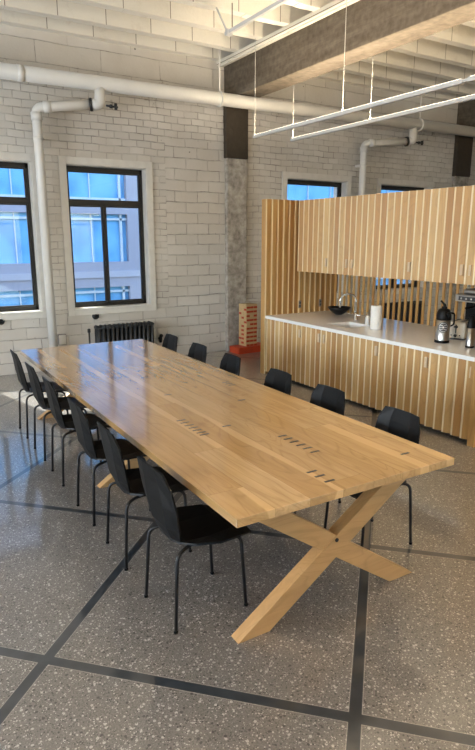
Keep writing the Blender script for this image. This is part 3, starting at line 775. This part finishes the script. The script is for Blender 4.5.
for x, z, lab in ((2.724, .764, 'small black pipe stub on the wall below the radiator window sill'), (1.363, .785, 'small black pipe ring on the wall below the leftmost window')):
    o = thing('pipe_stub', lab, 'pipe', (x, YB, z))
    MB().lathe([(0, 0), (.055, 0), (.055, .012), (.03, .016)], (0, 0, 0), 16).build('flange', M['iron'], o)
    MB().lathe([(.03, .012), (.03, .06), (.022, .062), (.022, .04), (0, .04)], (0, 0, 0), 16).build('socket', M['blackm'], o)
    for ch in o.children: ch.data.transform(Matrix.Rotation(PI/2, 4, 'X'))
o = thing('junction_box', 'small white electrical box on the wall left of the radiator', 'electrical box', (2.19, YB, .45))
MB().box(-.06, .06, -.05, 0, -.08, .08, .004).build('box', M['grey'], o)
MB().box(-.052, .052, -.054, -.05, -.07, .07, .002).tube([(0, -.054, .05), (0, -.057, .05)], .006, 8).tube([(0, -.054, -.05), (0, -.057, -.05)], .006, 8).build('cover', M['white'], o)
o = thing('wall_valve', 'small black valve on the brick wall right of the radiator', 'valve', (3.76, YB, .33))
MB().tube([(0, 0, 0), (0, -.07, 0)], .022, 10).build('stem', M['iron'], o)
MB().tube([(-.0, -.06, -.06), (0, -.06, .05)], .026, 10).tube([(0, -.075, .05), (.0, -.09, .05)], .03, 12).build('body', M['blackm'], o)

# ------------------------------------------------------------------ light
def area(name, loc, rot, sx, sy, power, col):
    d = bpy.data.lights.new(name, 'AREA'); d.shape = 'RECTANGLE'; d.size = sx; d.size_y = sy; d.energy = power; d.color = col
    o = bpy.data.objects.new(name, d); C.objects.link(o); o.location = loc; o.rotation_euler = rot; return o
WIN_L, WIN_F, UP = 66, 5, 78
COOL = (.86, .93, 1.0); WARM = (1.0, .82, .58)
for (a, b), q in zip(LW, (.35, .6, 1.25, 1.7)): area('daylight_left', (XL-.12, (a+b)/2, 1.9), (0, -PI/2, 0), 1.9, 1.45, WIN_L*q, COOL)
for a, b in FW: area('daylight_front', ((a+b)/2, YF-.12, 1.9), (PI/2, 0, 0), 1.45, 1.9, WIN_F, COOL)
for x in (4.80, 5.42): area('line_light_glow', (x, 2.65, 3.36), (PI, 0, 0), .04, 9.5, UP*.68, WARM)
# the same kind of line light continues over the open floor behind the viewer
for x in (-1.6, 1.0):
    lab = 'thin white line light hung over the open floor, ' + ('left one' if x < 0 else 'right one')
    linelight(x, 3.33, -5, 2.2, (2.0, -.4, -2.8, -4.8), lab)
    area('line_light_glow', (x, -1.4, 3.36), (PI, 0, 0), .04, 7.0, UP*.85, WARM)
for x in (8.4, 9.1):  # unseen pair, added out of view to brighten the wall behind the kitchen
    linelight(x, 3.33, -5, 2.6, (2.4, 0, -2.4, -4.8), 'added unseen line light beyond the kitchen, ' + ('left one' if x < 9 else 'right one'))
    area('line_light_glow', (x, -1.2, 3.36), (PI, 0, 0), .04, 7.4, UP*1.9, WARM)  # added fill light of that pair
sd_ = bpy.data.lights.new('sun', 'SUN'); sd_.energy = 9.0; sd_.angle = math.radians(.6); sd_.color = (1, .95, .86)
so_ = bpy.data.objects.new('sun', sd_); C.objects.link(so_)
so_.rotation_euler = Vector((.27, -1, -.935)).to_track_quat('-Z', 'Y').to_euler(); so_.location = (0, 30, 20)
w = bpy.data.worlds.new('sky'); bpy.context.scene.world = w; w.use_nodes = True
bgN = w.node_tree.nodes['Background']
sk_ = w.node_tree.nodes.new('ShaderNodeTexSky'); sk_.sky_type = 'NISHITA'; sk_.sun_disc = False; sk_.sun_elevation = math.radians(43); sk_.sun_rotation = math.radians(-15)
w.node_tree.links.new(sk_.outputs[0], bgN.inputs[0]); bgN.inputs[1].default_value = .46

# ------------------------------------------------------------------ camera
cam = bpy.data.cameras.new('camera'); cam.sensor_fit = 'HORIZONTAL'; cam.sensor_width = 36; cam.lens = 583/475*36; cam.clip_end = 200
co = bpy.data.objects.new('camera', cam); C.objects.link(co)
RW = ((.8559, -.1183, .5034), (-.5171, -.1966, .8330), (0, -.9733, -.2297))
vp1 = Vector((-124-237.5, 237.5-375, 583)).normalized(); vp2 = Vector((1231-237.5, 238-375, 583)); vp2 = (vp2-vp1*vp2.dot(vp1)).normalized(); up_ = vp2.cross(vp1)
m3 = Matrix(((vp2.x, -vp2.y, -vp2.z), (vp1.x, -vp1.y, -vp1.z), (up_.x, -up_.y, -up_.z)))
co.matrix_world = Matrix.Translation((0, 0, 1.925)) @ m3.to_4x4()
S = bpy.context.scene; S.camera = co
S.view_settings.view_transform = 'Standard'; S.view_settings.look = 'None'; S.view_settings.gamma = 1; S.view_settings.exposure = 1.3
S.view_settings.use_curve_mapping = False
S.cycles.use_denoising = True; S.cycles.max_bounces = 8; S.cycles.diffuse_bounces = 4; S.cycles.glossy_bounces = 4; S.cycles.transparent_max_bounces = 8
S.cycles.sample_clamp_indirect = 6; S.cycles.caustics_reflective = False; S.cycles.caustics_refractive = False
